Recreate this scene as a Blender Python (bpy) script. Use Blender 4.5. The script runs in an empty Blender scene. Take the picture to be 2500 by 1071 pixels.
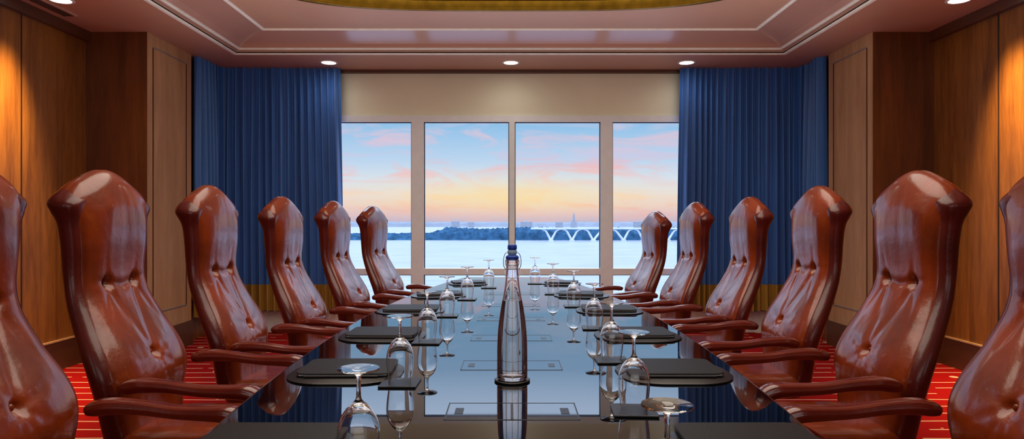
import bpy, bmesh, math, random
from mathutils import Vector, Matrix, noise as mnoise
random.seed(7)
C = bpy.context.scene.collection
CAMH=1.29; F=1600.0; TZ=0.73
def s2l(c):
    out=[]
    for v in c[:3]:
        v=v/255.0
        out.append(v/12.92 if v<=0.04045 else ((v+0.055)/1.055)**2.4)
    return (out[0],out[1],out[2],1.0)
def mat_new(name):
    m=bpy.data.materials.new(name); m.use_nodes=True
    nt=m.node_tree
    return m,nt,nt.nodes["Principled BSDF"]
def simple(name,col,rough=0.5,metal=0.0,coat=0.0,spec=0.5,var=0.08,scale=12.0,bump=0.0,ior=1.5,stretch=(1,1,1),bscale=None,cr=0.05,sheen=0.0):
    m,nt,b=mat_new(name)
    tc=nt.nodes.new("ShaderNodeTexCoord"); mp=nt.nodes.new("ShaderNodeMapping")
    mp.inputs["Scale"].default_value=stretch
    nt.links.new(tc.outputs["Object"],mp.inputs["Vector"])
    nz=nt.nodes.new("ShaderNodeTexNoise"); nz.inputs["Scale"].default_value=scale; nz.inputs["Detail"].default_value=5
    nt.links.new(mp.outputs[0],nz.inputs["Vector"])
    rp=nt.nodes.new("ShaderNodeValToRGB")
    c=s2l(col)
    rp.color_ramp.elements[0].position=0.3; rp.color_ramp.elements[1].position=0.7
    rp.color_ramp.elements[0].color=tuple(x*(1-var) for x in c[:3])+(1,)
    rp.color_ramp.elements[1].color=tuple(min(1,x*(1+var)) for x in c[:3])+(1,)
    nt.links.new(nz.outputs["Fac"],rp.inputs["Fac"]); nt.links.new(rp.outputs["Color"],b.inputs["Base Color"])
    b.inputs["Roughness"].default_value=rough; b.inputs["Metallic"].default_value=metal
    b.inputs["Coat Weight"].default_value=coat; b.inputs["Coat Roughness"].default_value=cr
    b.inputs["Specular IOR Level"].default_value=spec; b.inputs["IOR"].default_value=ior
    if sheen: b.inputs["Sheen Weight"].default_value=sheen
    if bump>0:
        n2=nt.nodes.new("ShaderNodeTexNoise"); n2.inputs["Scale"].default_value=bscale or scale*4; n2.inputs["Detail"].default_value=6
        nt.links.new(mp.outputs[0],n2.inputs["Vector"])
        bp=nt.nodes.new("ShaderNodeBump"); bp.inputs["Strength"].default_value=bump; bp.inputs["Distance"].default_value=0.01
        nt.links.new(n2.outputs["Fac"],bp.inputs["Height"]); nt.links.new(bp.outputs[0],b.inputs["Normal"])
    return m
def wood(name,dark,light,rough=0.35,stretch=(9,9,0.7)):
    m,nt,b=mat_new(name)
    tc=nt.nodes.new("ShaderNodeTexCoord"); mp=nt.nodes.new("ShaderNodeMapping")
    mp.inputs["Scale"].default_value=stretch
    nt.links.new(tc.outputs["Object"],mp.inputs["Vector"])
    n1=nt.nodes.new("ShaderNodeTexNoise"); n1.inputs["Scale"].default_value=1.2; n1.inputs["Detail"].default_value=8; n1.inputs["Distortion"].default_value=0.6
    n2=nt.nodes.new("ShaderNodeTexNoise"); n2.inputs["Scale"].default_value=9; n2.inputs["Detail"].default_value=4
    nt.links.new(mp.outputs[0],n1.inputs["Vector"]); nt.links.new(mp.outputs[0],n2.inputs["Vector"])
    mx=nt.nodes.new("ShaderNodeMath"); mx.operation='MULTIPLY_ADD'; mx.inputs[1].default_value=0.35
    nt.links.new(n2.outputs["Fac"],mx.inputs[0]); 
    m2=nt.nodes.new("ShaderNodeMath"); m2.operation='MULTIPLY'; m2.inputs[1].default_value=0.65
    nt.links.new(n1.outputs["Fac"],m2.inputs[0]); nt.links.new(m2.outputs[0],mx.inputs[2])
    rp=nt.nodes.new("ShaderNodeValToRGB"); rp.color_ramp.elements[0].position=0.35; rp.color_ramp.elements[1].position=0.65
    rp.color_ramp.elements[0].color=s2l(dark); rp.color_ramp.elements[1].color=s2l(light)
    nt.links.new(mx.outputs[0],rp.inputs["Fac"]); nt.links.new(rp.outputs["Color"],b.inputs["Base Color"])
    b.inputs["Roughness"].default_value=rough
    return m
def emis(name,col,st):
    m,nt,b=mat_new(name)
    b.inputs["Emission Color"].default_value=s2l(col); b.inputs["Emission Strength"].default_value=st
    b.inputs["Base Color"].default_value=s2l(col)
    return m
def glassm(name,col=(255,255,255),ior=1.5,rough=0.0):
    m,nt,b=mat_new(name)
    b.inputs["Transmission Weight"].default_value=1.0; b.inputs["IOR"].default_value=ior
    b.inputs["Roughness"].default_value=rough; b.inputs["Base Color"].default_value=s2l(col)
    return m

M_leather=simple("cognac_leather",(120,43,7),rough=0.28,coat=0.45,var=0.32,scale=6,bump=0.14,bscale=38,cr=0.10,spec=.45)
M_maroon=simple("oxblood_leather",(80,19,13),rough=0.32,coat=0.3,var=0.25,scale=9,bump=0.12,bscale=45,cr=0.13,spec=.4)
M_arm=simple("polished_oxblood_leather",(98,27,13),rough=0.22,coat=0.6,var=0.2,scale=9,bump=0.05,bscale=60)
M_table=simple("polished_black_lacquer",(6,7,11),rough=0.015,var=0.2,scale=3,ior=2.1,stretch=(1,.2,1))
M_edge=simple("dark_mahogany_edge",(30,18,20),rough=0.2,coat=0.3)
M_hatch=simple("hatch_dark_line",(5,6,9),rough=0.3)
M_hatch2=simple("hatch_lid_lacquer",(6,7,11),rough=0.03,ior=2.0)
M_black=simple("black_bonded_leather",(17,17,18),rough=0.5,bump=0.1,bscale=200,spec=.25)
M_mat=simple("black_rubber_mat",(10,11,13),rough=0.35)
M_paper=simple("white_paper",(205,205,205),rough=0.7)
M_glass=glassm("clear_glass")
M_bottle=glassm("clear_bottle_glass",(250,242,238))
M_water=glassm("still_water",(252,254,255),1.33)
M_blue=simple("blue_rubber",(12,60,170),rough=0.35)
M_ceramic=simple("pale_blue_ceramic",(150,180,215),rough=0.2)
M_steel=simple("steel_wire",(170,170,175),rough=0.25,metal=1.0)
M_dsteel=simple("dark_metal",(40,36,36),rough=0.35,metal=0.8)
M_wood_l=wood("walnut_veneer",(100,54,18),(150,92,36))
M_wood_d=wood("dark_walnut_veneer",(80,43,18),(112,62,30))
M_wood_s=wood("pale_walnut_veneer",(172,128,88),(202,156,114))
M_crown=simple("dark_walnut_trim",(88,50,30),rough=0.35)
M_seam=simple("dark_panel_seam",(40,20,10),rough=0.6)
M_ceil=simple("dusty_rose_ceiling_paint",(186,144,124),rough=0.5,var=0.03,scale=2)
M_cove=simple("satin_rose_cove_paint",(186,142,124),rough=0.22,var=0.03,scale=2,coat=0.5,cr=.13)
M_dome=simple("cream_dome_paint",(150,118,92),rough=0.6)
M_mold=simple("pale_plaster_molding",(236,232,224),rough=0.35)
M_gold=simple("aged_gold_leaf",(120,88,24),rough=0.3,metal=1.0,var=0.25)
M_wall=simple("beige_wall_paint",(236,236,212),rough=0.7,var=0.03,scale=2)
M_frame=simple("window_frame_paint",(238,246,252),rough=0.4,var=0.03)
M_curt=simple("royal_blue_drapery",(54,110,186),rough=0.5,var=0.15,scale=5,stretch=(3,3,.3),sheen=0.25)
M_curtg=simple("gold_drapery_border",(170,130,54),rough=0.6,var=0.25,scale=5,stretch=(3,3,.3))
M_base=simple("white_baseboard_paint",(220,220,218),rough=0.45)
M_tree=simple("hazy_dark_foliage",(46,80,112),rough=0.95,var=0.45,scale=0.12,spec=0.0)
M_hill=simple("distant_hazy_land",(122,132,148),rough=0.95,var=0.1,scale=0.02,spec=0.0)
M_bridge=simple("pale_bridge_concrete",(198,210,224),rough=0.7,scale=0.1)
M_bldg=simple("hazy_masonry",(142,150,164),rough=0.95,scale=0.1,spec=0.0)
M_light=emis("lamp_lens_glow",(255,250,240),6.0)
M_trimw=simple("white_lamp_trim",(225,215,210),rough=0.4)
M_silver=simple("brushed_silver_inlay",(190,185,185),rough=0.3,metal=0.7)

def pane_mat():
    m=bpy.data.materials.new("window_pane_glass"); m.use_nodes=True; nt=m.node_tree
    for n in list(nt.nodes): nt.nodes.remove(n)
    o=nt.nodes.new("ShaderNodeOutputMaterial"); t=nt.nodes.new("ShaderNodeBsdfTransparent"); g=nt.nodes.new("ShaderNodeBsdfGlossy")
    t.inputs[0].default_value=(0.97,0.99,1,1); g.inputs["Roughness"].default_value=0.02
    mx=nt.nodes.new("ShaderNodeMixShader"); mx.inputs[0].default_value=0.004
    nt.links.new(t.outputs[0],mx.inputs[1]); nt.links.new(g.outputs[0],mx.inputs[2]); nt.links.new(mx.outputs[0],o.inputs[0])
    return m
M_pane=pane_mat()
def carpet_mat():
    m,nt,b=mat_new("red_striped_carpet")
    N=nt.nodes.new; L=nt.links.new
    def math_(op,a=None,b_=None,c=None,v1=None,v2=None):
        n=N("ShaderNodeMath"); n.operation=op
        if a is not None: L(a,n.inputs[0])
        if b_ is not None: L(b_,n.inputs[1])
        if c is not None: L(c,n.inputs[2])
        if v1 is not None: n.inputs[1].default_value=v1
        if v2 is not None: n.inputs[2].default_value=v2
        return n.outputs[0]
    tc=N("ShaderNodeTexCoord"); sx=N("ShaderNodeSeparateXYZ"); L(tc.outputs["Object"],sx.inputs[0])
    nz=N("ShaderNodeTexNoise"); nz.inputs["Scale"].default_value=1.5; L(tc.outputs["Object"],nz.inputs["Vector"])
    a=math_('MULTIPLY_ADD',nz.outputs["Fac"],None,sx.outputs["Y"],v1=.05)
    d=math_('DIVIDE',a,v1=.17)
    fr=math_('FRACT',d); fl=math_('FLOOR',d)
    lt=math_('LESS_THAN',fr,v1=.10)
    cb=N("ShaderNodeCombineXYZ"); L(sx.outputs["X"],cb.inputs[0]); L(fl,cb.inputs[1])
    n4=N("ShaderNodeTexNoise"); n4.inputs["Scale"].default_value=2.4; L(cb.outputs[0],n4.inputs["Vector"])
    br=math_('LESS_THAN',n4.outputs["Fac"],v1=.57)
    lb=math_('MULTIPLY',lt,br)
    vo=N("ShaderNodeTexVoronoi"); vo.inputs["Scale"].default_value=3.2; L(tc.outputs["Object"],vo.inputs["Vector"])
    l2=math_('LESS_THAN',vo.outputs["Distance"],v1=.13)
    mxx=math_('MAXIMUM',lb,l2)
    mc=N("ShaderNodeMix"); mc.data_type='RGBA'; L(mxx,mc.inputs[0])
    mc.inputs[6].default_value=s2l((158,10,10)); mc.inputs[7].default_value=s2l((226,182,150))
    L(mc.outputs[2],b.inputs["Base Color"]); b.inputs["Roughness"].default_value=0.95; b.inputs["Specular IOR Level"].default_value=0.1
    n3=N("ShaderNodeTexNoise"); n3.inputs["Scale"].default_value=300; L(tc.outputs["Object"],n3.inputs["Vector"])
    bp=N("ShaderNodeBump"); bp.inputs["Strength"].default_value=0.3; L(n3.outputs["Fac"],bp.inputs["Height"]); L(bp.outputs[0],b.inputs["Normal"])
    return m
M_carpet=carpet_mat()
def water_mat():
    m,nt,b=mat_new("calm_river_water")
    N=nt.nodes.new; L=nt.links.new
    b.inputs["Roughness"].default_value=0.3
    tc=N("ShaderNodeTexCoord"); mp=N("ShaderNodeMapping"); mp.inputs["Scale"].default_value=(0.02,0.12,1); L(tc.outputs["Object"],mp.inputs["Vector"])
    nz=N("ShaderNodeTexNoise"); nz.inputs["Scale"].default_value=2; nz.inputs["Detail"].default_value=6; L(mp.outputs[0],nz.inputs["Vector"])
    rp=N("ShaderNodeValToRGB"); rp.color_ramp.elements[0].position=.35; rp.color_ramp.elements[1].position=.65
    rp.color_ramp.elements[0].color=s2l((116,132,158)); rp.color_ramp.elements[1].color=s2l((144,156,176))
    L(nz.outputs["Fac"],rp.inputs[0]); L(rp.outputs[0],b.inputs["Base Color"])
    bp=N("ShaderNodeBump"); bp.inputs["Strength"].default_value=0.2; bp.inputs["Distance"].default_value=0.5; L(nz.outputs["Fac"],bp.inputs["Height"]); L(bp.outputs[0],b.inputs["Normal"])
    return m
M_river=water_mat()

# ---------------------------------------------------------------- helpers
def add(name,bm=None,mats=(),loc=(0,0,0),rotz=0,parent=None,smooth=False,label=None,category=None,group=None,kind=None,recalc=True,autos=None):
    if bm is not None:
        if recalc: bmesh.ops.recalc_face_normals(bm,faces=bm.faces)
        me=bpy.data.meshes.new(name); bm.to_mesh(me); bm.free()
        for mm in mats: me.materials.append(mm)
        if smooth:
            for p in me.polygons: p.use_smooth=True
            if autos:
                me.set_sharp_from_angle(angle=math.radians(autos))
        ob=bpy.data.objects.new(name,me)
    else:
        ob=bpy.data.objects.new(name,None); ob.empty_display_size=0.1
    C.objects.link(ob)
    ob.location=loc; ob.rotation_euler=(0,0,rotz)
    if parent: ob.parent=parent
    if label: ob["label"]=label
    if category: ob["category"]=category
    if group: ob["group"]=group
    if kind: ob["kind"]=kind
    return ob
def box(bm,x0,x1,y0,y1,z0,z1,mi=0,bev=0):
    vs=[bm.verts.new((x,y,z)) for z in (z0,z1) for y in (y0,y1) for x in (x0,x1)]
    fs=[]
    for f in ((0,2,3,1),(4,5,7,6),(0,1,5,4),(2,6,7,3),(0,4,6,2),(1,3,7,5)):
        fc=bm.faces.new([vs[i] for i in f]); fc.material_index=mi; fs.append(fc)
    if bev>0:
        es=list({e for f in fs for e in f.edges})
        bmesh.ops.bevel(bm,geom=es,offset=bev,segments=2,affect='EDGES',profile=0.5)
def loft(bm,rings,caps=True,closed=True,mi=0):
    R=[[bm.verts.new(p) for p in r] for r in rings]
    n=len(R[0])
    for a,b in zip(R[:-1],R[1:]):
        for i in range(n if closed else n-1):
            j=(i+1)%n
            f=bm.faces.new((a[i],a[j],b[j],b[i])); f.material_index=mi
    if caps:
        for r in (R[0],R[-1]):
            f=bm.faces.new(r); f.material_index=mi
    return R
def revolve(bm,prof,N=40,mi=0,closed=False,off=(0,0,0)):
    R=[]
    for r,z in prof:
        if r<1e-6: R.append([bm.verts.new((off[0],off[1],z+off[2]))])
        else: R.append([bm.verts.new((off[0]+r*math.cos(2*math.pi*i/N),off[1]+r*math.sin(2*math.pi*i/N),z+off[2])) for i in range(N)])
    pairs=list(zip(R[:-1],R[1:]))
    if closed: pairs.append((R[-1],R[0]))
    for a,b in pairs:
        for i in range(N):
            j=(i+1)%N
            if len(a)==1 and len(b)==1: continue
            if len(a)==1: f=bm.faces.new((a[0],b[j],b[i]))
            elif len(b)==1: f=bm.faces.new((a[i],a[j],b[0]))
            else: f=bm.faces.new((a[i],a[j],b[j],b[i]))
            f.material_index=mi
def tube(bm,path,radii,N=10,mi=0,flat=None,up=Vector((0,1,0))):
    rings=[]
    P=[Vector(p) for p in path]
    for k,p in enumerate(P):
        t=(P[min(k+1,len(P)-1)]-P[max(k-1,0)]).normalized()
        a=up-t*up.dot(t)
        if a.length<1e-3: a=Vector((1,0,0))-t*t.x
        a.normalize(); b=t.cross(a)
        r=radii[k] if isinstance(radii,(list,tuple)) else radii
        ra,rb=(r if isinstance(r,(list,tuple)) else (r,r))
        ring=[]
        for i in range(N):
            th=2*math.pi*i/N; c,s=math.cos(th),math.sin(th)
            if flat:
                c=math.copysign(abs(c)**flat,c); s=math.copysign(abs(s)**flat,s)
            ring.append(p+a*c*ra+b*s*rb)
        rings.append(ring)
    loft(bm,rings,mi=mi)
def catmull(pts,n):
    out=[]; P=[Vector(p) for p in pts]
    P=[P[0]*2-P[1]]+P+[P[-1]*2-P[-2]]
    for i in range(1,len(P)-2):
        for k in range(n):
            t=k/n; a,b,c,d=P[i-1],P[i],P[i+1],P[i+2]
            out.append(0.5*((2*b)+(c-a)*t+(2*a-5*b+4*c-d)*t*t+(3*b-a-3*c+d)*t**3))
    out.append(P[-2]); return out
def interp(tab,x):
    if x<=tab[0][0]: return tab[0][1]
    if x>=tab[-1][0]: return tab[-1][1]
    for i in range(len(tab)-1):
        a,va=tab[i]; b,vb=tab[i+1]
        if x<=b:
            t=(x-a)/(b-a); h=b-a
            def sl(k):
                if k<=0: return (tab[1][1]-tab[0][1])/(tab[1][0]-tab[0][0])
                if k>=len(tab)-1: return (tab[-1][1]-tab[-2][1])/(tab[-1][0]-tab[-2][0])
                return (tab[k+1][1]-tab[k-1][1])/(tab[k+1][0]-tab[k-1][0])
            m0,m1=sl(i)*h,sl(i+1)*h
            return (2*t**3-3*t*t+1)*va+(t**3-2*t*t+t)*m0+(-2*t**3+3*t*t)*vb+(t**3-t*t)*m1
def rrect(x0,x1,w,r,N):
    r=min(r,(x1-x0)/2*0.98,w*0.98)
    lx=(x1-x0)-2*r; ly=2*w-2*r; arc=math.pi*r/2
    segs=[('l',(x1,-w+r),(0,1),ly),('a',(x1-r,w-r),0,arc),('l',(x1-r,w),(-1,0),lx),('a',(x0+r,w-r),90,arc),
          ('l',(x0,w-r),(0,-1),ly),('a',(x0+r,-w+r),180,arc),('l',(x0+r,-w),(1,0),lx),('a',(x1-r,-w+r),270,arc)]
    T=sum(s[3] for s in segs); out=[]
    for i in range(N):
        d=T*i/N
        for s in segs:
            if d<=s[3]+1e-9: break
            d-=s[3]
        if s[0]=='l': out.append((s[1][0]+s[2][0]*d,s[1][1]+s[2][1]*d))
        else:
            a=math.radians(s[2])+d/r; out.append((s[1][0]+r*math.cos(a),s[1][1]+r*math.sin(a)))
    return out
g=lambda x,s: math.exp(-(x/s)**2)

# ---------------------------------------------------------------- room
CZ=3.043; YB=7.64; XW=3.93; YP=6.07; XP=3.36; YP2=6.91
bm=bmesh.new(); box(bm,-4.1,4.1,-3.1,7.8,-0.1,0.0); add("floor",bm,[M_carpet],kind="structure",label="red carpet with thin cream stripes")
for sgn,side in ((-1,"left"),(1,"right")):
    bm=bmesh.new()
    xs=sorted((sgn*XW,sgn*(XW+0.15))); box(bm,xs[0],xs[1],-3.0,YP,0,CZ)
    xs=sorted((sgn*XP,sgn*(XW+0.15))); box(bm,xs[0],xs[1],YP,YP2,0,CZ,0)
    xs=sorted((sgn*3.46,sgn*(XW+0.15))); box(bm,xs[0],xs[1],YP2,YB+0.15,0,CZ,0)
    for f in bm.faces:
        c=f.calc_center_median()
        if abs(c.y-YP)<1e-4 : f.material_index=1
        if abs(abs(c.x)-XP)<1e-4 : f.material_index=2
    add("wall_"+side,bm,[M_wood_l,M_wood_d,M_wood_s],kind="structure",label="walnut veneer panelled wall with projecting pier")
    bm=bmesh.new()
    a,b=sorted((sgn*(XW-0.02),sgn*XW)); box(bm,a,b,-3,YP,0,0.25,bev=0)
    a,b=sorted((sgn*(XW-0.03),sgn*XW)); box(bm,a,b,-3,YP-0.03,0.25,0.262,1)
    a,b=sorted((sgn*(XP-0.0),sgn*(XW-0.02))); box(bm,a,b,YP-0.02,YP,0,0.25)
    a,b=sorted((sgn*(XP-0.03),sgn*(XW-0.0))); box(bm,a,b,YP-0.03,YP,0.25,0.262,1)
    a,b=sorted((sgn*(XP-0.02),sgn*XP)); box(bm,a,b,YP-0.02,YP2,0,0.25)
    add("baseboard_"+side,bm,[M_crown,M_wood_s],kind="structure")
t=1
for sgn in (-1,1):
    bm=bmesh.new()
    a,b=sorted((sgn*(XW-0.05),sgn*XW)); box(bm,a,b,-3,YP,CZ-0.09,CZ)
    add("trim_%d"%t,bm,[M_crown],kind="structure",label="dark walnut cornice strip"); t+=1
    bm=bmesh.new()
    for yy in (5.27,4.1,2.9,1.7,0.5):
        a,b=sorted((sgn*(XW-0.004),sgn*XW)); box(bm,a,b,yy-0.006,yy+0.006,0.262,CZ-0.09)
    add("trim_%d"%t,bm,[M_seam],kind="structure",label="dark vertical joint between veneer panels"); t+=1
    bm=bmesh.new()
    a,b=sorted((sgn*(XP-0.008),sgn*XP)); w=.012
    y0,y1,z0,z1=6.16,6.80,0.42,2.93
    box(bm,a,b,y0,y1,z1-w,z1); box(bm,a,b,y0,y1,z0,z0+w)
    box(bm,a,b,y0,y0+w*.6,z0+w,z1-w,1); box(bm,a,b,y1-w*.6,y1,z0+w,z1-w,1)
    add("trim_%d"%t,bm,[M_silver,M_crown],kind="structure",label="thin inlay outlining pier panel"); t+=1
bm=bmesh.new()
box(bm,-3.46,3.46,YB,YB+0.15,2.52,CZ); box(bm,-3.46,-2.25,YB,YB+0.15,0,2.52); box(bm,2.30,3.46,YB,YB+0.15,0,2.52); box(bm,-2.25,2.30,YB,YB+0.15,0,0.27)
add("wall_back",bm,[M_wall],kind="structure",label="beige painted window wall")
bm=bmesh.new(); box(bm,-XW-.15,XW+.15,-3.15,-3.0,0,CZ); add("wall_front",bm,[M_wood_l],kind="structure")
bm=bmesh.new(); box(bm,-3.44,3.44,YB-0.03,YB,0,0.25,bev=0.006); add("baseboard_back",bm,[M_base],kind="structure")
bm=bmesh.new(); box(bm,-3.44,3.44,YB-0.06,YB,CZ-0.035,CZ); add("trim_%d"%t,bm,[M_crown],kind="structure",label="brown curtain track strip"); t+=1
wins=[(-2.25,-1.075,-2.18,-1.146),(-1.075,0.0235,-1.003,-0.010),(0.0235,1.125,0.057,1.055),(1.125,2.30,1.194,2.23)]
for i,(a,b,p,q) in enumerate(wins):
    bm=bmesh.new(); y0,y1=YB-0.02,YB+0.09
    box(bm,a,p,y0,y1,0.27,2.52); box(bm,q,b,y0,y1,0.27,2.52)
    box(bm,p,q,y0,y1,2.446,2.52); box(bm,p,q,y0,y1,0.669,0.741); box(bm,p,q,y0,y1,0.27,0.31)
    for zz0,zz1 in ((0.741,2.446),(0.31,0.669)):
        e=0.009
        box(bm,p,q,YB+0.01,YB+0.05,zz1-e,zz1,1); box(bm,p,p+e,YB+0.01,YB+0.05,zz0,zz1-e,1); box(bm,q-e,q,YB+0.01,YB+0.05,zz0,zz1-e,1)
    w=add("window_%d"%(i+1),bm,[M_frame,M_hatch],kind="structure",label="tall fixed window with pale painted frame")
    bm=bmesh.new()
    for zz0,zz1 in ((0.741,2.446),(0.31,0.669)):
        vs=[bm.verts.new(v) for v in ((p,YB+0.03,zz0),(q,YB+0.03,zz0),(q,YB+0.03,zz1),(p,YB+0.03,zz1))]; bm.faces.new(vs)
    add("pane",bm,[M_pane],parent=w)
# ceiling
def rect(x,y0,y1,z): return [(-x,y0,z),(x,y0,z),(x,y1,z),(-x,y1,z)]
bm=bmesh.new()
loft(bm,[rect(4.1,-3.15,7.8,CZ),rect(2.85,-0.5,6.83,CZ),rect(2.85,-0.5,6.83,CZ+0.035),rect(2.78,-0.43,6.76,CZ+0.04)],caps=False)
loft(bm,[rect(2.78-0.37*u,-0.43+0.33*u,6.76-0.33*u,CZ+0.04+0.10*(u**0.6)) for u in [k/8 for k in range(9)]],caps=False,mi=1)
IX,IY0,IY1,IZ=2.41,-0.10,6.43,CZ+0.14
hy=(IY1-IY0)/2; cy=(IY1+IY0)/2
angs=[2*math.pi*k/180 for k in range(180)]
ca=math.atan2(hy,IX)
angs=sorted(set(angs+[ca,math.pi-ca,math.pi+ca,2*math.pi-ca]))
def rp(th):
    c,s=math.cos(th),math.sin(th); k=min(IX/abs(c) if abs(c)>1e-9 else 1e9,hy/abs(s) if abs(s)>1e-9 else 1e9)
    return (k*c,cy+k*s,IZ)
def se(th,a,b,n=3.8):
    c,s=math.cos(th),math.sin(th)
    k=(abs(c/a)**n+abs(s/b)**n)**(-1/n); return k*c,k*s
OA,OB=2.28,2.575
def sel(d,z): return [ (se(th,OA+d,OB+d)[0],cy+se(th,OA+d,OB+d)[1],z) for th in angs]
loft(bm,[[rp(th) for th in angs],sel(0,IZ+0.01)],caps=False,mi=0)
loft(bm,[sel(0,IZ+0.01),sel(0,IZ+0.2)],caps=False,mi=2)
rr=loft(bm,[sel(0,IZ+0.2),sel(-0.3,IZ+0.3)],caps=False,mi=2); bm.faces.new(rr[-1]).material_index=2
add("ceiling",bm,[M_ceil,M_cove,M_dome],kind="structure",label="dusty rose tray ceiling with oval dome",recalc=False)
def ringframe(x,y0,y1,prof):
    bm=bmesh.new(); rings=[rect(x+d,y0-d,y1+d,z) for d,z in prof]; rings.append(rings[0]); loft(bm,rings,caps=False)
    bmesh.ops.remove_doubles(bm,verts=bm.verts,dist=1e-6); return bm
for (x,y0,y1,z,w,h) in ((2.85,-0.5,6.83,CZ,0.038,0.014),(2.79,-0.44,6.77,CZ+0.03,0.024,0.010),(2.41,-0.10,6.43,IZ,0.030,0.016)):
    bm=ringframe(x,y0,y1,[(0,z+0.01),(0,z-h*.5),(w*.25,z-h),(w*.6,z-h*.6),(w,z-h*.8),(w,z+0.01)])
    add("trim_%d"%t,bm,[M_mold],kind="structure",label="pale plaster molding around ceiling tray"); t+=1
bm=bmesh.new()
prof=[(0.10,IZ+0.012),(0.10,IZ-0.01),(0.08,IZ-0.03),(0.06,IZ-0.022),(0.045,IZ-0.040),(0.02,IZ-0.042),(0.0,IZ-0.03),(-0.01,IZ-0.01),(-0.02,IZ+0.03),(-0.005,IZ+0.05)]
loft(bm,[sel(d,z) for d,z in prof],caps=False)
add("trim_%d"%t,bm,[M_gold],kind="structure",label="gilded stepped molding around oval dome",smooth=True,autos=40); t+=1
def downlight(x,y,power,spot,blend,tgt=None,col=(1,.86,.68),soft=.06):
    e=add("recessed_downlight",None,loc=(x,y,CZ),label="round recessed ceiling downlight, lit, with white trim ring",category="ceiling light",group="recessed ceiling downlights")
    k=.9
    bm=bmesh.new(); revolve(bm,[(0.085*k,-0.001),(0.087*k,-0.006),(0.105*k,-0.007),(0.11*k,-0.004),(0.11*k,0.0)],closed=True,N=36); add("trim_ring",bm,[M_trimw],parent=e,smooth=True,autos=40)
    bm=bmesh.new(); revolve(bm,[(0,-0.004),(0.086*k,-0.004),(0.086*k,-0.001)],N=36); add("lens",bm,[M_light],parent=e)
    l=bpy.data.lights.new("downlight_lamp",'SPOT'); l.energy=power; l.spot_size=math.radians(spot); l.spot_blend=blend; l.color=col; l.shadow_soft_size=soft
    lo=bpy.data.objects.new("lamp",l); C.objects.link(lo); lo.parent=e; lo.location=(0,0,-0.03)
    if tgt: lo.rotation_euler=(Vector(tgt)-Vector((x,y,CZ))).to_track_quat('-Z','Y').to_euler()
for x in (-2.0,0.01,1.95): downlight(x,7.235,6,175,1.0,None,(1,.94,.84),.15)
for sgn in (-1,1):
    downlight(sgn*3.56,5.19,620,74,1.0,(sgn*3.93,4.60,1.0),(1,.70,.28),.12)
bm=bmesh.new(); box(bm,-0.06,0.06,-0.5,0.5,-0.012,0,0)
for k in range(3): box(bm,-0.04+0.03*k,-0.025+0.03*k,-0.48,0.48,-0.016,-0.012,1)
add("air_vent",bm,[M_ceil,M_hatch],loc=(-3.74,5.08,CZ),label="narrow linear ceiling air vent with dark slots",category="vent")

# curtains
def curtain(sgn):
    raw=[(3.33,6.95),(3.33,7.38),(3.24,7.48),(2.9,7.49),(1.94,7.49)]
    pts=[]
    for (a,b) in zip(raw[:-1],raw[1:]):
        L=math.hypot(b[0]-a[0],b[1]-a[1]); n=max(2,int(L/0.004))
        for k in range(n): pts.append((a[0]+(b[0]-a[0])*k/n,a[1]+(b[1]-a[1])*k/n))
    pts.append(raw[-1])
    S=[0]
    for a,b in zip(pts[:-1],pts[1:]): S.append(S[-1]+math.hypot(b[0]-a[0],b[1]-a[1]))
    def mk(zs,mi,off):
        bm=bmesh.new(); rows=[]
        for z in zs:
            row=[]
            for i,(p,s) in enumerate(zip(pts,S)):
                a=pts[max(0,i-3)]; b=pts[min(len(pts)-1,i+3)]
                tx,ty=b[0]-a[0],b[1]-a[1]; l=math.hypot(tx,ty); nx,ny=-ty/l,tx/l
                dr=(CZ-z)/2.4
                ph=s/0.080*2*math.pi+6.0*mnoise.noise(Vector((s*2.6,sgn*5,dr*.25)))+1.0*mnoise.noise(Vector((s*8,z*.4,sgn)))
                am=(0.048+0.030*mnoise.noise(Vector((s*6,z*.3,3+sgn))))*(0.75+0.25*dr)
                sn=math.sin(ph); shp=math.copysign(abs(sn)**.8,sn)
                d=am*(shp+0.22*math.sin(2*ph+1))+off+0.012*mnoise.noise(Vector((s*2,z*.8,9)))
                x=p[0]-nx*d; y=p[1]-ny*d
                x-= 0.03*max(0,dr)*(1 if s>1.2 else 0)*(s/S[-1])*0.9
                row.append(bm.verts.new((sgn*min(x,3.42 if y>6.93 else 3.34),min(y,7.585),z)))
            rows.append(row)
        for a,b in zip(rows[:-1],rows[1:]):
            for i in range(len(a)-1): bm.faces.new((a[i],a[i+1],b[i+1],b[i]))
        return bm
    bm=mk([CZ-0.002-(CZ-0.57)*k/18 for k in range(19)],0,0)
    c=add("curtain",bm,[M_curt],smooth=True,category="curtain",group="window curtains")
    c["label"]="royal blue pleated curtain hanging in the window corner, gold lower border"
    bm=mk([0.57-(0.57-0.27)*k/4 for k in range(5)],0,0)
    add("lower_border",bm,[M_curtg],parent=c,smooth=True,label="gold pleated lower border")
curtain(-1); curtain(1)

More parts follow.
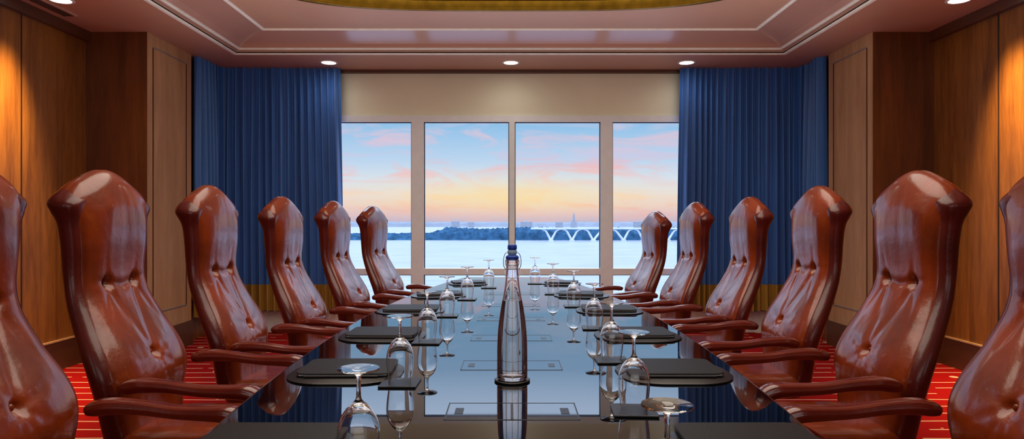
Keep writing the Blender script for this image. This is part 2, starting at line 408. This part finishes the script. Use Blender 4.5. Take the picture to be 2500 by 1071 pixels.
# ---------------------------------------------------------------- table
TW=[(0.3,.45),(0.8,.64),(1.2,.735),(1.7,.81),(2.4,.86),(3.2,.88),(4.0,.86),(4.7,.80),(5.3,.72),(5.9,.62),(6.3,.54),(6.5,.48),(6.6,.42)]
def tw(y):
    P=TW
    for (a,va),(b,vb) in zip(P[:-1],P[1:]):
        if y<=b: return va+(vb-va)*(y-a)/(b-a)
    return P[-1][1]
table=add("conference_table",None,loc=(0,3.4,0),label="long boat-shaped black lacquered conference table with mirror polish",category="table")
def outline(off,z):
    ys=[0.3+6.3*k/80 for k in range(81)]
    def sm(y): return (tw(max(.3,y-.25))+2*tw(y)+tw(min(6.6,y+.25)))/4
    r=[(sm(y)-off,y-3.4+(off if k==0 else -off if k==80 else 0),z) for k,y in enumerate(ys)]
    l=[(-p[0],p[1],p[2]) for p in reversed(r)]
    return r+l
bm=bmesh.new()
rings=[outline(.03,TZ-.055),outline(.008,TZ-.05),outline(0,TZ-.035),outline(0,TZ-.012),outline(.004,TZ-.003),outline(.012,TZ)]
loft(bm,rings,mi=1)
for f in bm.faces:
    if f.calc_center_median().z>TZ-0.0005 : f.material_index=0
add("tabletop",bm,[M_table,M_edge],parent=table)
for yy in (1.7,5.0):
    bm=bmesh.new()
    loft(bm,[[(x*s,y*s2,z) for x,y in rrect(-.28,.28,.42,.1,32)] for s,s2,z in ((1.2,1.1,0),(1.2,1.1,.06),(1,1,.09),(.9,.95,.5),(1.05,1.05,TZ-.055))])
    add("pedestal",bm,[M_edge],loc=(0,yy-3.4,0),parent=table)
for (y0,y1) in ((1.847,2.02),(2.468,2.635),(3.07,3.225),(3.69,3.83),(4.31,4.44),(5.0,5.13)):
    bm=bmesh.new(); hw=.193; z=TZ; e=.004
    yc=(y0+y1)/2; a=(y1-y0)/2
    box(bm,-hw,hw,-a,a,0,0.0006,1)
    for q in ((-hw,hw,-a,-a+e),(-hw,hw,a-e,a),(-hw,-hw+e,-a,a),(hw-e,hw,-a,a),(-.004,.004,-a,a)): box(bm,*q,0.0006,0.0012,0)
    for sx in (-1,1):
        c0,c1=sorted((sx*(hw-.05),sx*(hw-.025))); box(bm,c0,c1,-a*.35,a*.35,.0006,.0013,0)
    add("cable_hatch",bm,[M_hatch,M_hatch2],loc=(0.006,yc-3.4,TZ),parent=table,label="flush rectangular cable hatch lid")

# ---------------------------------------------------------------- goblets, coasters
bm=bmesh.new()
prof=[(0.0385,0.0),(0.042,0.025),(0.0455,0.055),(0.0468,0.080),(0.0450,0.100),(0.0385,0.121),(0.027,0.139),(0.014,0.151),(0.0075,0.158),(0.0052,0.17),(0.0048,0.195),(0.0065,0.210),(0.014,0.2185),(0.03,0.2225),(0.0455,0.2245),(0.0462,0.2262),(0.0455,0.228),(0.0,0.228)]
inner=[(0.0,0.1475),(0.010,0.145),(0.025,0.1355),(0.0365,0.119),(0.0432,0.099),(0.0450,0.080),(0.0437,0.055),(0.0403,0.025),(0.0370,0.0)]
def dens(p,n=3):
    q=[Vector((a,b,0)) for a,b in p]; o=catmull(q,n); return [(max(0,v.x),v.y) for v in o]
revolve(bm,dens(inner[:])+dens(prof[:-1])+[(0,0.228)],N=48)
bmesh.ops.remove_doubles(bm,verts=bm.verts,dist=1e-5)
left_g=[(-.336,1.455),(-.379,2.26),(-.383,3.035),(-.372,3.88),(-.306,4.70),(-.178,5.53)]
right_g=[(.28,1.167),(.365,1.93),(.408,2.63),(.442,3.43),(.421,4.32),(.332,5.06),(.225,5.9)]
CT=0.006; EPS=.001
proto=None
for (x,y) in left_g+right_g:
    if proto is None:
        bmc=bmesh.new(); box(bmc,-.064,.064,-.064,.064,0,CT,bev=0.002)
        coast=add("coaster",bmc,[M_mat],loc=(x,y,TZ+EPS),label="square black coaster on the polished table",category="coaster",group="coasters on the table")
        proto=add("water_goblet",bm,[M_glass],loc=(x,y,TZ+CT+EPS),smooth=True,autos=60,label="clear stemmed water goblet standing upside down on a coaster",category="glass",group="upturned goblets on the table")
    else:
        c=coast.copy(); C.objects.link(c); c.location=(x,y,TZ+EPS); c.rotation_euler=(0,0,random.uniform(-.06,.06))
        c=proto.copy(); C.objects.link(c); c.location=(x,y,TZ+CT+EPS)

# bottle
bx,by=0.008,2.30
bm=bmesh.new(); revolve(bm,[(0,0),(.060,0),(.0625,.002),(.0625,.005),(.060,.007),(0,.007)],N=48)
add("round_coaster",bm,[M_mat],loc=(bx,by,TZ+EPS),label="round black coaster beneath the bottle",category="coaster",smooth=True,autos=30)
bot=add("glass_bottle",None,loc=(bx,by,TZ+.007+EPS),label="tall clear swing-top glass water bottle with blue stopper",category="bottle")
OUT=[(.047,.0),(.0515,.004),(.0532,.015),(.0532,.06),(.0528,.11),(.0510,.155),(.0480,.19),(.0420,.235),(.035,.275),(.0283,.312),(.0245,.345),(.0228,.375),(.0222,.395),(.0245,.400),(.0252,.408),(.0245,.416),(.0225,.418)]
INN=[(.0150,.418),(.0165,.395),(.0188,.36),(.0228,.322),(.0303,.275),(.0372,.235),(.0432,.19),(.0462,.155),(.0482,.11),(.0488,.06),(.0486,.02),(.044,.012)]
bm=bmesh.new(); revolve(bm,[(0,0.006)]+[(.035,0.003)]+dens(OUT,4)+dens(INN,4)+[(0,.016)],N=56)
bmesh.ops.remove_doubles(bm,verts=bm.verts,dist=1e-5)
add("body",bm,[M_bottle],parent=bot,smooth=True,autos=50)
bm=bmesh.new()
W=[(r+.0006,z) for r,z in reversed(INN) if z<.30]
revolve(bm,[(0,.0155)]+dens(W,4)+[(0,W[-1][1])],N=56)
add("water",bm,[M_water],parent=bot,smooth=True,autos=50,label="still water filling the bottle")
bm=bmesh.new(); revolve(bm,[(0,.4185),(.021,.4185),(.0235,.424),(.0215,.430),(.015,.434),(0,.434)],N=32)
add("gasket",bm,[M_blue],parent=bot,smooth=True,autos=50)
bm=bmesh.new(); revolve(bm,[(0,.434),(.013,.434),(.0165,.440),(.0165,.449),(.013,.453),(0,.453)],N=32)
add("stopper",bm,[M_ceramic],parent=bot,smooth=True,autos=50)
bm=bmesh.new(); revolve(bm,[(0,.453),(.015,.453),(.0165,.456),(.0160,.468),(.013,.471),(0,.471)],N=32)
add("cap",bm,[M_blue],parent=bot,smooth=True,autos=50)
bm=bmesh.new()
cir=lambda r,z:[(r*math.cos(a),r*math.sin(a),z) for a in [2*math.pi*k/28 for k in range(29)]]
tube(bm,cir(.0240,.385),.0013,8,up=Vector((0,0,1)))
for s in (-1,1):
    tube(bm,catmull([(s*.0245,0,.385),(s*.030,-.004,.398),(s*.0305,-.006,.418),(s*.026,-.003,.436),(s*.0175,0,.4445)],6),.0013,8)
    tube(bm,catmull([(s*.0245,0,.385),(s*.0275,-.012,.372),(s*.022,-.022,.360),(s*.010,-.029,.356),(0,-.0295,.355)],6),.0013,8)
add("wire_bail",bm,[M_steel],parent=bot,smooth=True)

# folios + mats
bm=bmesh.new()
loft(bm,[[(x,y,z) for x,y in rrect(-.205+o,.205-o,.185-o,.15,72)] for o,z in ((.004,0),(0,.001),(0,.004),(.004,.006))])
mat0=add("desk_mat",bm,[M_mat],smooth=True,autos=30,label="thin dark desk mat with rounded ends on the table",category="mat",group="desk mats at each place")
fol0=add("writing_folio",None,label="black leather writing folio with paper block, lying on a desk mat",category="folio",group="writing folios at each place")
def slab(x,w,r,z0,z1,b=.002,sx=0):
    bm=bmesh.new(); loft(bm,[[(px,py,z) for px,py in rrect(-x+o,x-o,w-o,r,56)] for o,z in ((b,z0),(0,z0+b),(0,z1-b),(b,z1))]); return bm
parts=[add("back_cover",slab(.165,.125,.02,0,.004,.0015),[M_black],parent=fol0,smooth=True,autos=30),
 add("paper_block",slab(.157,.119,.004,.004,.009,.0004),[M_paper],parent=fol0,smooth=True,autos=30),
 add("front_cover",slab(.168,.128,.03,.009,.015,.0025),[M_black],parent=fol0,smooth=True,autos=30)]
bm=bmesh.new(); tube(bm,[(-.13,0,.0045),(.13,0,.0045)],.0042,12,up=Vector((0,0,1)))
pen=add("pen",bm,[M_dsteel],parent=fol0,loc=(0,-.136,.0),smooth=True,autos=50,label="slim dark metal pen")
parts.append(pen)
rows=[(1.60,.60),(2.42,.60),(3.20,.62),(4.10,.62),(4.95,.54),(5.88,.38)]
first=True
for sgn in (-1,1):
    for k,(y,x) in enumerate(rows):
        ang=[0,0,0,-.04,-.14,-.2][k]*(-sgn)*-1
        if k==5 and sgn==1: x=.465
        if first:
            m=mat0; fo=fol0; first=False
        else:
            m=mat0.copy(); C.objects.link(m); fo=fol0.copy(); C.objects.link(fo)
            for p in parts:
                c=p.copy(); C.objects.link(c); c.parent=fo
        if k==5: m.scale=(.84,.84,1); fo.scale=(.86,.9,1)
        m.location=(sgn*x,y,TZ+EPS); m.rotation_euler=(0,0,ang)
        fo.location=(sgn*(x+.0),y+.03,TZ+.006+EPS); fo.rotation_euler=(0,0,ang+random.uniform(-.03,.03))

# ---------------------------------------------------------------- chair
FR=[(.44,-.18),(.56,-.190),(.65,-.186),(.72,-.198),(.80,-.232),(.90,-.288),(1.0,-.335),(1.08,-.350),(1.2,-.345),(1.3,-.348),(1.36,-.356),(1.41,-.368)]
RE=[(.44,-.262),(.56,-.268),(.65,-.278),(.72,-.296),(.80,-.330),(.90,-.376),(1.0,-.410),(1.1,-.426),(1.2,-.430),(1.28,-.436),(1.34,-.452),(1.38,-.460),(1.41,-.454)]
WI=[(.44,.245),(.55,.275),(.68,.304),(.78,.297),(.90,.267),(1.02,.244),(1.10,.241),(1.2,.250),(1.29,.262),(1.35,.269),(1.41,.266)]
ZT=1.405
def rnd(z,R):
    t=max(0,min(1,(z-(ZT-R))/R)); return 1-math.sqrt(max(0,1-t*t))
def crown(z,y,w,amt=.084):
    k=max(0,min(1,(z-1.02)/.38)); k=k*k*(3-2*k)
    u=min(1,abs(y)/w); return amt*k*(0.5+0.5*math.cos(math.pi*u))**.85
def shell_mesh():
    bm=bmesh.new(); rings=[]
    zs=[.44,.442,.45]+[.46+(.88*k/42) for k in range(43)]+[ZT-.065*(1-k/12)*1.0 for k in range(1,12)]
    zs+=[ZT-.002]
    for z in zs:
        sh=.01 if z<.45 else 0
        ear=g(z-1.350,.042)
        f=interp(FR,z)-.010+.016*ear; r=interp(RE,z)-.010*ear; w=interp(WI,z)+.006*ear
        k1=rnd(z,.06)
        ws=.062*k1; xs=.042*k1
        ring=[]
        for x,y in rrect(r+sh+xs,f-sh-xs,w-sh-ws,.04,64):
            ring.append((x,y,z+crown(z,y,w)))
        rings.append(ring)
    loft(bm,rings); return bm
def dseg(y,z,a,b):
    ax,ay=a; bx_,by_=b; vx,vy=bx_-ax,by_-ay
    t=max(0,min(1,((y-ax)*vx+(z-ay)*vy)/(vx*vx+vy*vy)))
    return math.hypot(y-ax-t*vx,z-ay-t*vy),t
def disp(y,z):
    ay=abs(y)
    d=0.018*(1-min(1,ay/.24)**4)
    d+=0.012*g(z-1.23,.13)*(1-min(1,ay/.24)**2.5)
    d+=0.014*g(z-.66,.15)*(1-.5*min(1,ay/.26)**2)
    ds,t_=dseg(ay,z,(.092,1.045),(.0,.76))
    d-=0.008*g(ds,.020)*(.3+.7*abs(2*t_-1)**1.5)
    ds,t_=dseg(ay,z,(.092,1.045),(.24,1.06)); d-=.006*g(ds,.016)*(1-t_)
    ds,t_=dseg(ay,z,(.092,1.045),(.0,1.03)); d-=.008*g(ds,.016)
    ds,t_=dseg(ay,z,(0,.75),(.16,.66)); d-=.005*g(ds,.014)*(1-t_)
    ds,t_=dseg(ay,z,(0,.75),(.17,.80)); d-=.004*g(ds,.012)*(1-t_)
    ds,t_=dseg(ay,z,(0,.75),(.05,.60)); d-=.004*g(ds,.012)*(1-t_)
    ds,t_=dseg(ay,z,(.092,1.045),(.17,.86)); d-=.005*g(ds,.014)*(1-t_)
    ds,t_=dseg(ay,z,(.092,1.045),(.05,.88)); d-=.003*g(ds,.010)*(1-t_)
    ds,t_=dseg(ay,z,(.092,1.045),(.11,1.19)); d-=.004*g(ds,.014)*(1-t_)
    for by_,bz in ((.092,1.045),(.0,.755)):
        rr=math.hypot(ay-by_,z-bz); d-=0.016*g(rr,.020)
    d+=0.004*mnoise.noise(Vector((y*8,z*4,1.3)))+0.0014*mnoise.noise(Vector((y*26,z*9,5)))
    return d
def cushion_mesh():
    bm=bmesh.new(); rings=[]
    zt=ZT+.004
    zs=[.462,.466]+[.475+(.875*k/96) for k in range(97)]+[zt-.06*(1-k/12) for k in range(1,12)]+[zt-.001]
    for z in zs:
        sh=0
        f=interp(FR,z); r=interp(RE,z)+.006; w=interp(WI,z)-.026
        if z<.47: sh=.012-(z-.462)*2
        t=max(0,min(1,(z-(zt-.06))/.06)); k1=1-math.sqrt(max(0,1-t*t))
        ring=[]
        for x,y in rrect(r+sh+.036*k1,f-sh-.036*k1,w-sh-.068*k1,.03,128):
            k=max(0,min(1,(x-(r+.03))/(f-r-.03)))
            edge=1-max(0,min(1,(abs(y)-(w-.07))/.07))**2
            xx=x+disp(y,z)*k*edge*(1 if z<1.28 else max(0,1-(z-1.28)/.13))
            ring.append((xx,y,z+crown(z,y,w+.03)+.010*max(0,min(1,(z-1.2)/.1))))
        rings.append(ring)
    loft(bm,rings); return bm
chair=add("executive_chair",None,label="high-backed button-tufted cognac leather swivel armchair at the table",category="chair",group="chairs around the conference table")
cp=[]
cp.append(add("backrest_shell",shell_mesh(),[M_maroon],parent=chair,smooth=True,autos=70,label="oxblood leather outer back and sides"))
cp.append(add("backrest_cushion",cushion_mesh(),[M_leather],parent=chair,smooth=True,label="tufted cognac leather front cushion"))
for (yy,zz) in ((.092,1.045),(-.092,1.045),(0,.755)):
    bm=bmesh.new(); bmesh.ops.create_uvsphere(bm,u_segments=14,v_segments=8,radius=.0125)
    for v in bm.verts: v.co.x*=.65
    xx=interp(FR,zz)+disp(yy,zz)+.006
    cp.append(add("button",bm,[M_leather],parent=chair,loc=(xx,yy,zz),smooth=True))
bm=bmesh.new(); rings=[]
for o,z in ((.03,.375),(.01,.38),(0,.395),(0,.44),(.006,.462),(.02,.478),(.05,.488),(.09,.492),(.15,.494)):
    rings.append([(x,y,z) for x,y in rrect(-.24+o,.27-o,.245-o,.07,56)])
loft(bm,rings)
cp.append(add("seat",bm,[M_leather],parent=chair,smooth=True,autos=50))
def arm(s):
    bm=bmesh.new(); y=s*.275
    key=[((-.172,y,.668),(.012,.008)),((-.163,y,.671),(.028,.018)),((-.135,y,.678),(.036,.026)),((-.08,y,.683),(.036,.026)),((.01,y,.678),(.032,.022)),((.12,y,.664),(.031,.021)),((.22,y,.660),(.034,.024)),((.295,y,.657),(.038,.028)),((.335,y,.638),(.037,.028)),((.344,y,.605),(.032,.025)),((.30,y*.99,.562),(.027,.022)),((.22,y*.97,.522),(.025,.020)),((.14,y*.92,.475),(.026,.021)),((.08,y*.87,.43),(.028,.022)),((.05,y*.80,.40),(.02,.015))]
    P=catmull([k[0] for k in key],6); Rr=catmull([(k[1][0],k[1][1],0) for k in key],6)
    rings=[]
    N=32
    for k,p in enumerate(P):
        t=(P[min(k+1,len(P)-1)]-P[max(k-1,0)]).normalized()
        a=Vector((0,1,0)); a=(a-t*a.dot(t)).normalized(); b=t.cross(a)
        ra,rb=max(.004,Rr[k].x),max(.004,Rr[k].y); ring=[]
        for i in range(N):
            th=2*math.pi*i/N; c,s_=math.cos(th),math.sin(th)
            q=1-.08*g(abs(s_)-.35,.14)
            ring.append(p+a*math.copysign(abs(c)**.75,c)*ra*q+b*math.copysign(abs(s_)**.75,s_)*rb)
        rings.append(ring)
    loft(bm,rings); return bm
for s in (-1,1): cp.append(add("armrest",arm(s),[M_arm],parent=chair,smooth=True,label="padded oxblood armrest curving down to the seat"))
bm=bmesh.new(); revolve(bm,[(0,.13),(.04,.13),(.035,.16),(.028,.20),(.028,.33),(.09,.345),(.09,.376),(0,.376)],N=24)
cp.append(add("column",bm,[M_dsteel],parent=chair,smooth=True,autos=40))
bm=bmesh.new()
for k in range(5):
    a=2*math.pi*k/5+.3; d=Vector((math.cos(a),math.sin(a),0))
    tube(bm,[d*.0+Vector((0,0,.13)),d*.1+Vector((0,0,.125)),d*.22+Vector((0,0,.10)),d*.29+Vector((0,0,.075)),d*.30+Vector((0,0,.06))],[(.03,.022),(.026,.02),(.021,.016),(.018,.013),(.014,.01)],12,up=Vector((-d.y,d.x,0)))
cp.append(add("star_base",bm,[M_edge],parent=chair,smooth=True,autos=50))
for k in range(5):
    a=2*math.pi*k/5+.3
    bm=bmesh.new(); tube(bm,[(0,-.022,.03),(0,-.019,.03),(0,.019,.03),(0,.022,.03)],[.024,.03,.03,.024],18,up=Vector((0,0,1)))
    tube(bm,[(0,0,.045),(0,0,.075)],.008,8)
    cp.append(add("caster",bm,[M_dsteel],parent=chair,loc=(.295*math.cos(a),.295*math.sin(a),0),rotz=a,smooth=True,autos=50))
CH=[(-1,1.22,1.88,0,1.0),(-1,1.27,2.70,0,1.0),(-1,1.20,3.50,0,.988),(-1,1.12,4.36,3,.970),(-1,1.01,5.20,6,.968),(-1,.90,6.12,11,.958),
    (1,1.24,1.88,0,1.0),(1,1.29,2.73,0,1.0),(1,1.30,3.62,0,.99),(1,1.24,4.48,2,.972),(1,1.12,5.34,5,.965),(1,1.00,6.22,10,.925)]
for i,(sg,x,y,tw_,zs) in enumerate(CH):
    if i==0: e=chair
    else:
        e=chair.copy(); C.objects.link(e)
        for p in cp:
            c=p.copy(); C.objects.link(c); c.parent=e
    e.location=(sg*x,y,0)
    e.rotation_euler=(0,0,math.radians(-tw_) if sg<0 else math.pi+math.radians(tw_))
    e.scale=(1,1,zs)

# ---------------------------------------------------------------- outside
WZ=CAMH-25.0
bm=bmesh.new(); vs=[bm.verts.new(v) for v in ((-4000,30,WZ),(4000,30,WZ),(4000,9000,WZ),(-4000,9000,WZ))]; bm.faces.new(vs)
add("river",bm,[M_river],label="broad calm pale blue river outside the windows",category="water",kind="stuff")
def landstrip(name,x0,x1,y,dep,base,hf,step,mat,nf,amp,rows_n=9,**k):
    bm=bmesh.new(); rows=[]
    n=int((x1-x0)/step)
    for j in range(rows_n+1):
        v=j/rows_n; row=[]
        for i in range(n+1):
            x=x0+(x1-x0)*i/n
            h=hf(x)*math.sin(math.pi*min(1,max(0,.08+.84*v)))**.5 if 0<j<rows_n else 0
            if 0<j<rows_n:
                bil=abs(mnoise.noise(Vector((x*nf,j*1.7,y))))*2+abs(mnoise.noise(Vector((x*nf*2.7,j*2.7,y))))
                h*=1+amp*(.9-bil*1.2)
            row.append(bm.verts.new((x,y+dep*v,base-1+h)))
        rows.append(row)
    for a,b in zip(rows[:-1],rows[1:]):
        for i in range(n): bm.faces.new((a[i],a[i+1],b[i+1],b[i]))
    return add(name,bm,[mat],kind="stuff",**k)
def trees(x):
    px=x/870*F+1245
    h=15.5+1.6*mnoise.noise(Vector((x*.015,0,0)))
    if px<1040: h=9+2*mnoise.noise(Vector((x*.02,1,1)))
    elif px<1080: h=9+6.5*(px-1040)/40
    return h
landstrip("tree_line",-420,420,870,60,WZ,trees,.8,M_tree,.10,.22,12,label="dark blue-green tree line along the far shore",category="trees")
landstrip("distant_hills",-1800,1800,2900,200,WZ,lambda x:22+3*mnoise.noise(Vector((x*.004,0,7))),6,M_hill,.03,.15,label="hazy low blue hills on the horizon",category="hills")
bz=CAMH-16*.525
def bpx(p): return (p-1245)*840/F
bm=bmesh.new()
x0,x1=bpx(1296),bpx(1900)
box(bm,x0,x1,836,846,bz-1.8,bz)
box(bm,x0,x1,836,836.4,bz,bz+.5); 
piers=[1345,1396,1448,1522,1570,1630,1690,1750,1810]
for k,p in enumerate(piers):
    c=bpx(p)
    for s in (-1,1):
        q=piers[k+s] if 0<=k+s<len(piers) else p+s*50
        e=(bpx(q)+c)/2
        tube(bm,catmull([(c,839,WZ),(c+(e-c)*.25,839,WZ+6.5),(c+(e-c)*.5,839,bz-4.2),(c+(e-c)*.75,839,bz-2.2),(e,839,bz-1.2)],5),[(2.5,1.6-.03*i) for i in range(21)],8)
    box(bm,c-3,c+3,836,842,WZ-1,WZ+1.5)
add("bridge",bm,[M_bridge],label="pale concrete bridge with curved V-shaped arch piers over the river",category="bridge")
def tower(p,y,segs,name,label,cat):
    bm=bmesh.new(); x=(p-1245)*y/F
    for z0,z1,w0,w1 in segs:
        loft(bm,[[(-w,-w,z) , (w,-w,z),(w,w,z),(-w,w,z)] for w,z in ((w0,z0),(w1,z1))])
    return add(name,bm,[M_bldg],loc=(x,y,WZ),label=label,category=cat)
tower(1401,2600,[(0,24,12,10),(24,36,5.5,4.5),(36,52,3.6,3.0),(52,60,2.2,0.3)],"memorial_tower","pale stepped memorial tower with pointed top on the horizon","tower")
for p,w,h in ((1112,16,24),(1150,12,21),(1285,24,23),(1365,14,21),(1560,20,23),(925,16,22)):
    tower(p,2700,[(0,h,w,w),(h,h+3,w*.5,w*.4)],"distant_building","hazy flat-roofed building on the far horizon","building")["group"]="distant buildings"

# ---------------------------------------------------------------- world sky
w=bpy.data.worlds.new("dusk_sky"); bpy.context.scene.world=w; w.use_nodes=True
nt=w.node_tree; N=nt.nodes.new; L=nt.links.new
bg=nt.nodes["Background"]
tc=N("ShaderNodeTexCoord"); sp=N("ShaderNodeSeparateXYZ"); L(tc.outputs["Generated"],sp.inputs[0])
mr=N("ShaderNodeMapRange"); mr.inputs[1].default_value=0; mr.inputs[2].default_value=0.4; L(sp.outputs["Z"],mr.inputs[0])
def ramp(stops):
    r=N("ShaderNodeValToRGB"); el=r.color_ramp.elements
    while len(el)>1: el.remove(el[-1])
    for k,(z,c,m) in enumerate(stops):
        e=el[0] if k==0 else el.new(z/.4)
        e.position=z/.4; q=s2l(c); e.color=(q[0]*m,q[1]*m,q[2]*m,1)
    L(mr.outputs[0],r.inputs[0]); return r
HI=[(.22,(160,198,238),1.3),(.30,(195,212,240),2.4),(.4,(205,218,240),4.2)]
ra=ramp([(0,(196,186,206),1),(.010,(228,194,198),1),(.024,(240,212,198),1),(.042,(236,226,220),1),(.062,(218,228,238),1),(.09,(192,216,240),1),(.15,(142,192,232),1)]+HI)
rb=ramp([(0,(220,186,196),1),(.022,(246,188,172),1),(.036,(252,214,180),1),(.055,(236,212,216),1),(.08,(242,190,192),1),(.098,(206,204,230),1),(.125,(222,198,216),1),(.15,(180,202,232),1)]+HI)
mp=N("ShaderNodeMapping"); mp.inputs["Scale"].default_value=(3.4,1.0,17); mp.inputs["Rotation"].default_value=(0,.08,0); L(tc.outputs["Generated"],mp.inputs["Vector"])
nz=N("ShaderNodeTexNoise"); nz.inputs["Scale"].default_value=2.3; nz.inputs["Detail"].default_value=9; nz.inputs["Roughness"].default_value=.6; nz.inputs["Distortion"].default_value=1.3; L(mp.outputs[0],nz.inputs["Vector"])
cr=N("ShaderNodeMapRange"); cr.inputs[1].default_value=.45; cr.inputs[2].default_value=.63; cr.inputs[4].default_value=.95; L(nz.outputs["Fac"],cr.inputs[0])
mx=N("ShaderNodeMix"); mx.data_type='RGBA'; L(cr.outputs[0],mx.inputs[0]); L(ra.outputs[0],mx.inputs[6]); L(rb.outputs[0],mx.inputs[7])
# warm afterglow around the place where the sun has set
def mth(op,a,b_=None,v=None):
    n=N("ShaderNodeMath"); n.operation=op; L(a,n.inputs[0])
    if b_ is not None: L(b_,n.inputs[1])
    if v is not None: n.inputs[1].default_value=v
    return n.outputs[0]
gx=mth('DIVIDE',mth('ADD',sp.outputs["X"],v=.0),v=.17); gz=mth('DIVIDE',mth('SUBTRACT',sp.outputs["Z"],v=.040),v=.026)
rr2=mth('ADD',mth('MULTIPLY',gx,gx),mth('MULTIPLY',gz,gz))
gl=mth('MULTIPLY',mth('EXPONENT',mth('MULTIPLY',rr2,v=-1.0)),v=.65)
front=mth('GREATER_THAN',sp.outputs["Y"],v=0.0); gl=mth('MULTIPLY',gl,front)
m3=N("ShaderNodeMix"); m3.data_type='RGBA'; L(gl,m3.inputs[0]); L(mx.outputs[2],m3.inputs[6]); m3.inputs[7].default_value=s2l((255,226,158))
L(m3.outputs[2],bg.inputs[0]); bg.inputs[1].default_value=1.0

# ---------------------------------------------------------------- lamps
def area(name,loc,rot,sx,sy,e,col):
    l=bpy.data.lights.new(name,'AREA'); l.shape='RECTANGLE'; l.size=sx; l.size_y=sy; l.energy=e; l.color=col
    o=bpy.data.objects.new(name,l); C.objects.link(o); o.location=loc; o.rotation_euler=rot; return o
area("dome_lamp",(0,3.2,IZ+.18),(0,0,0),3.2,4.0,120,(1,.88,.74))
area("added_ceiling_fill",(0,3.6,2.45),(math.pi,0,0),5.5,5.5,54,(1,.93,.86))  # added upward fill that brightens the ceiling; no fixture hangs here
area("added_rear_fill",(0,-2.6,1.9),(math.radians(90),0,0),6,1.8,38,(1,.98,.97))  # added soft fill from behind the camera, not a room fixture

cam=bpy.data.cameras.new("camera"); co=bpy.data.objects.new("camera",cam); C.objects.link(co)
co.location=(0,0,CAMH); co.rotation_euler=(math.radians(90),0,0)
cam.sensor_width=36; cam.lens=36*F/2500; cam.shift_x=5/2500; cam.shift_y=4.5/2500; cam.clip_end=20000; cam.clip_start=.05
bpy.context.scene.camera=co
bpy.context.scene.view_settings.view_transform='Standard'
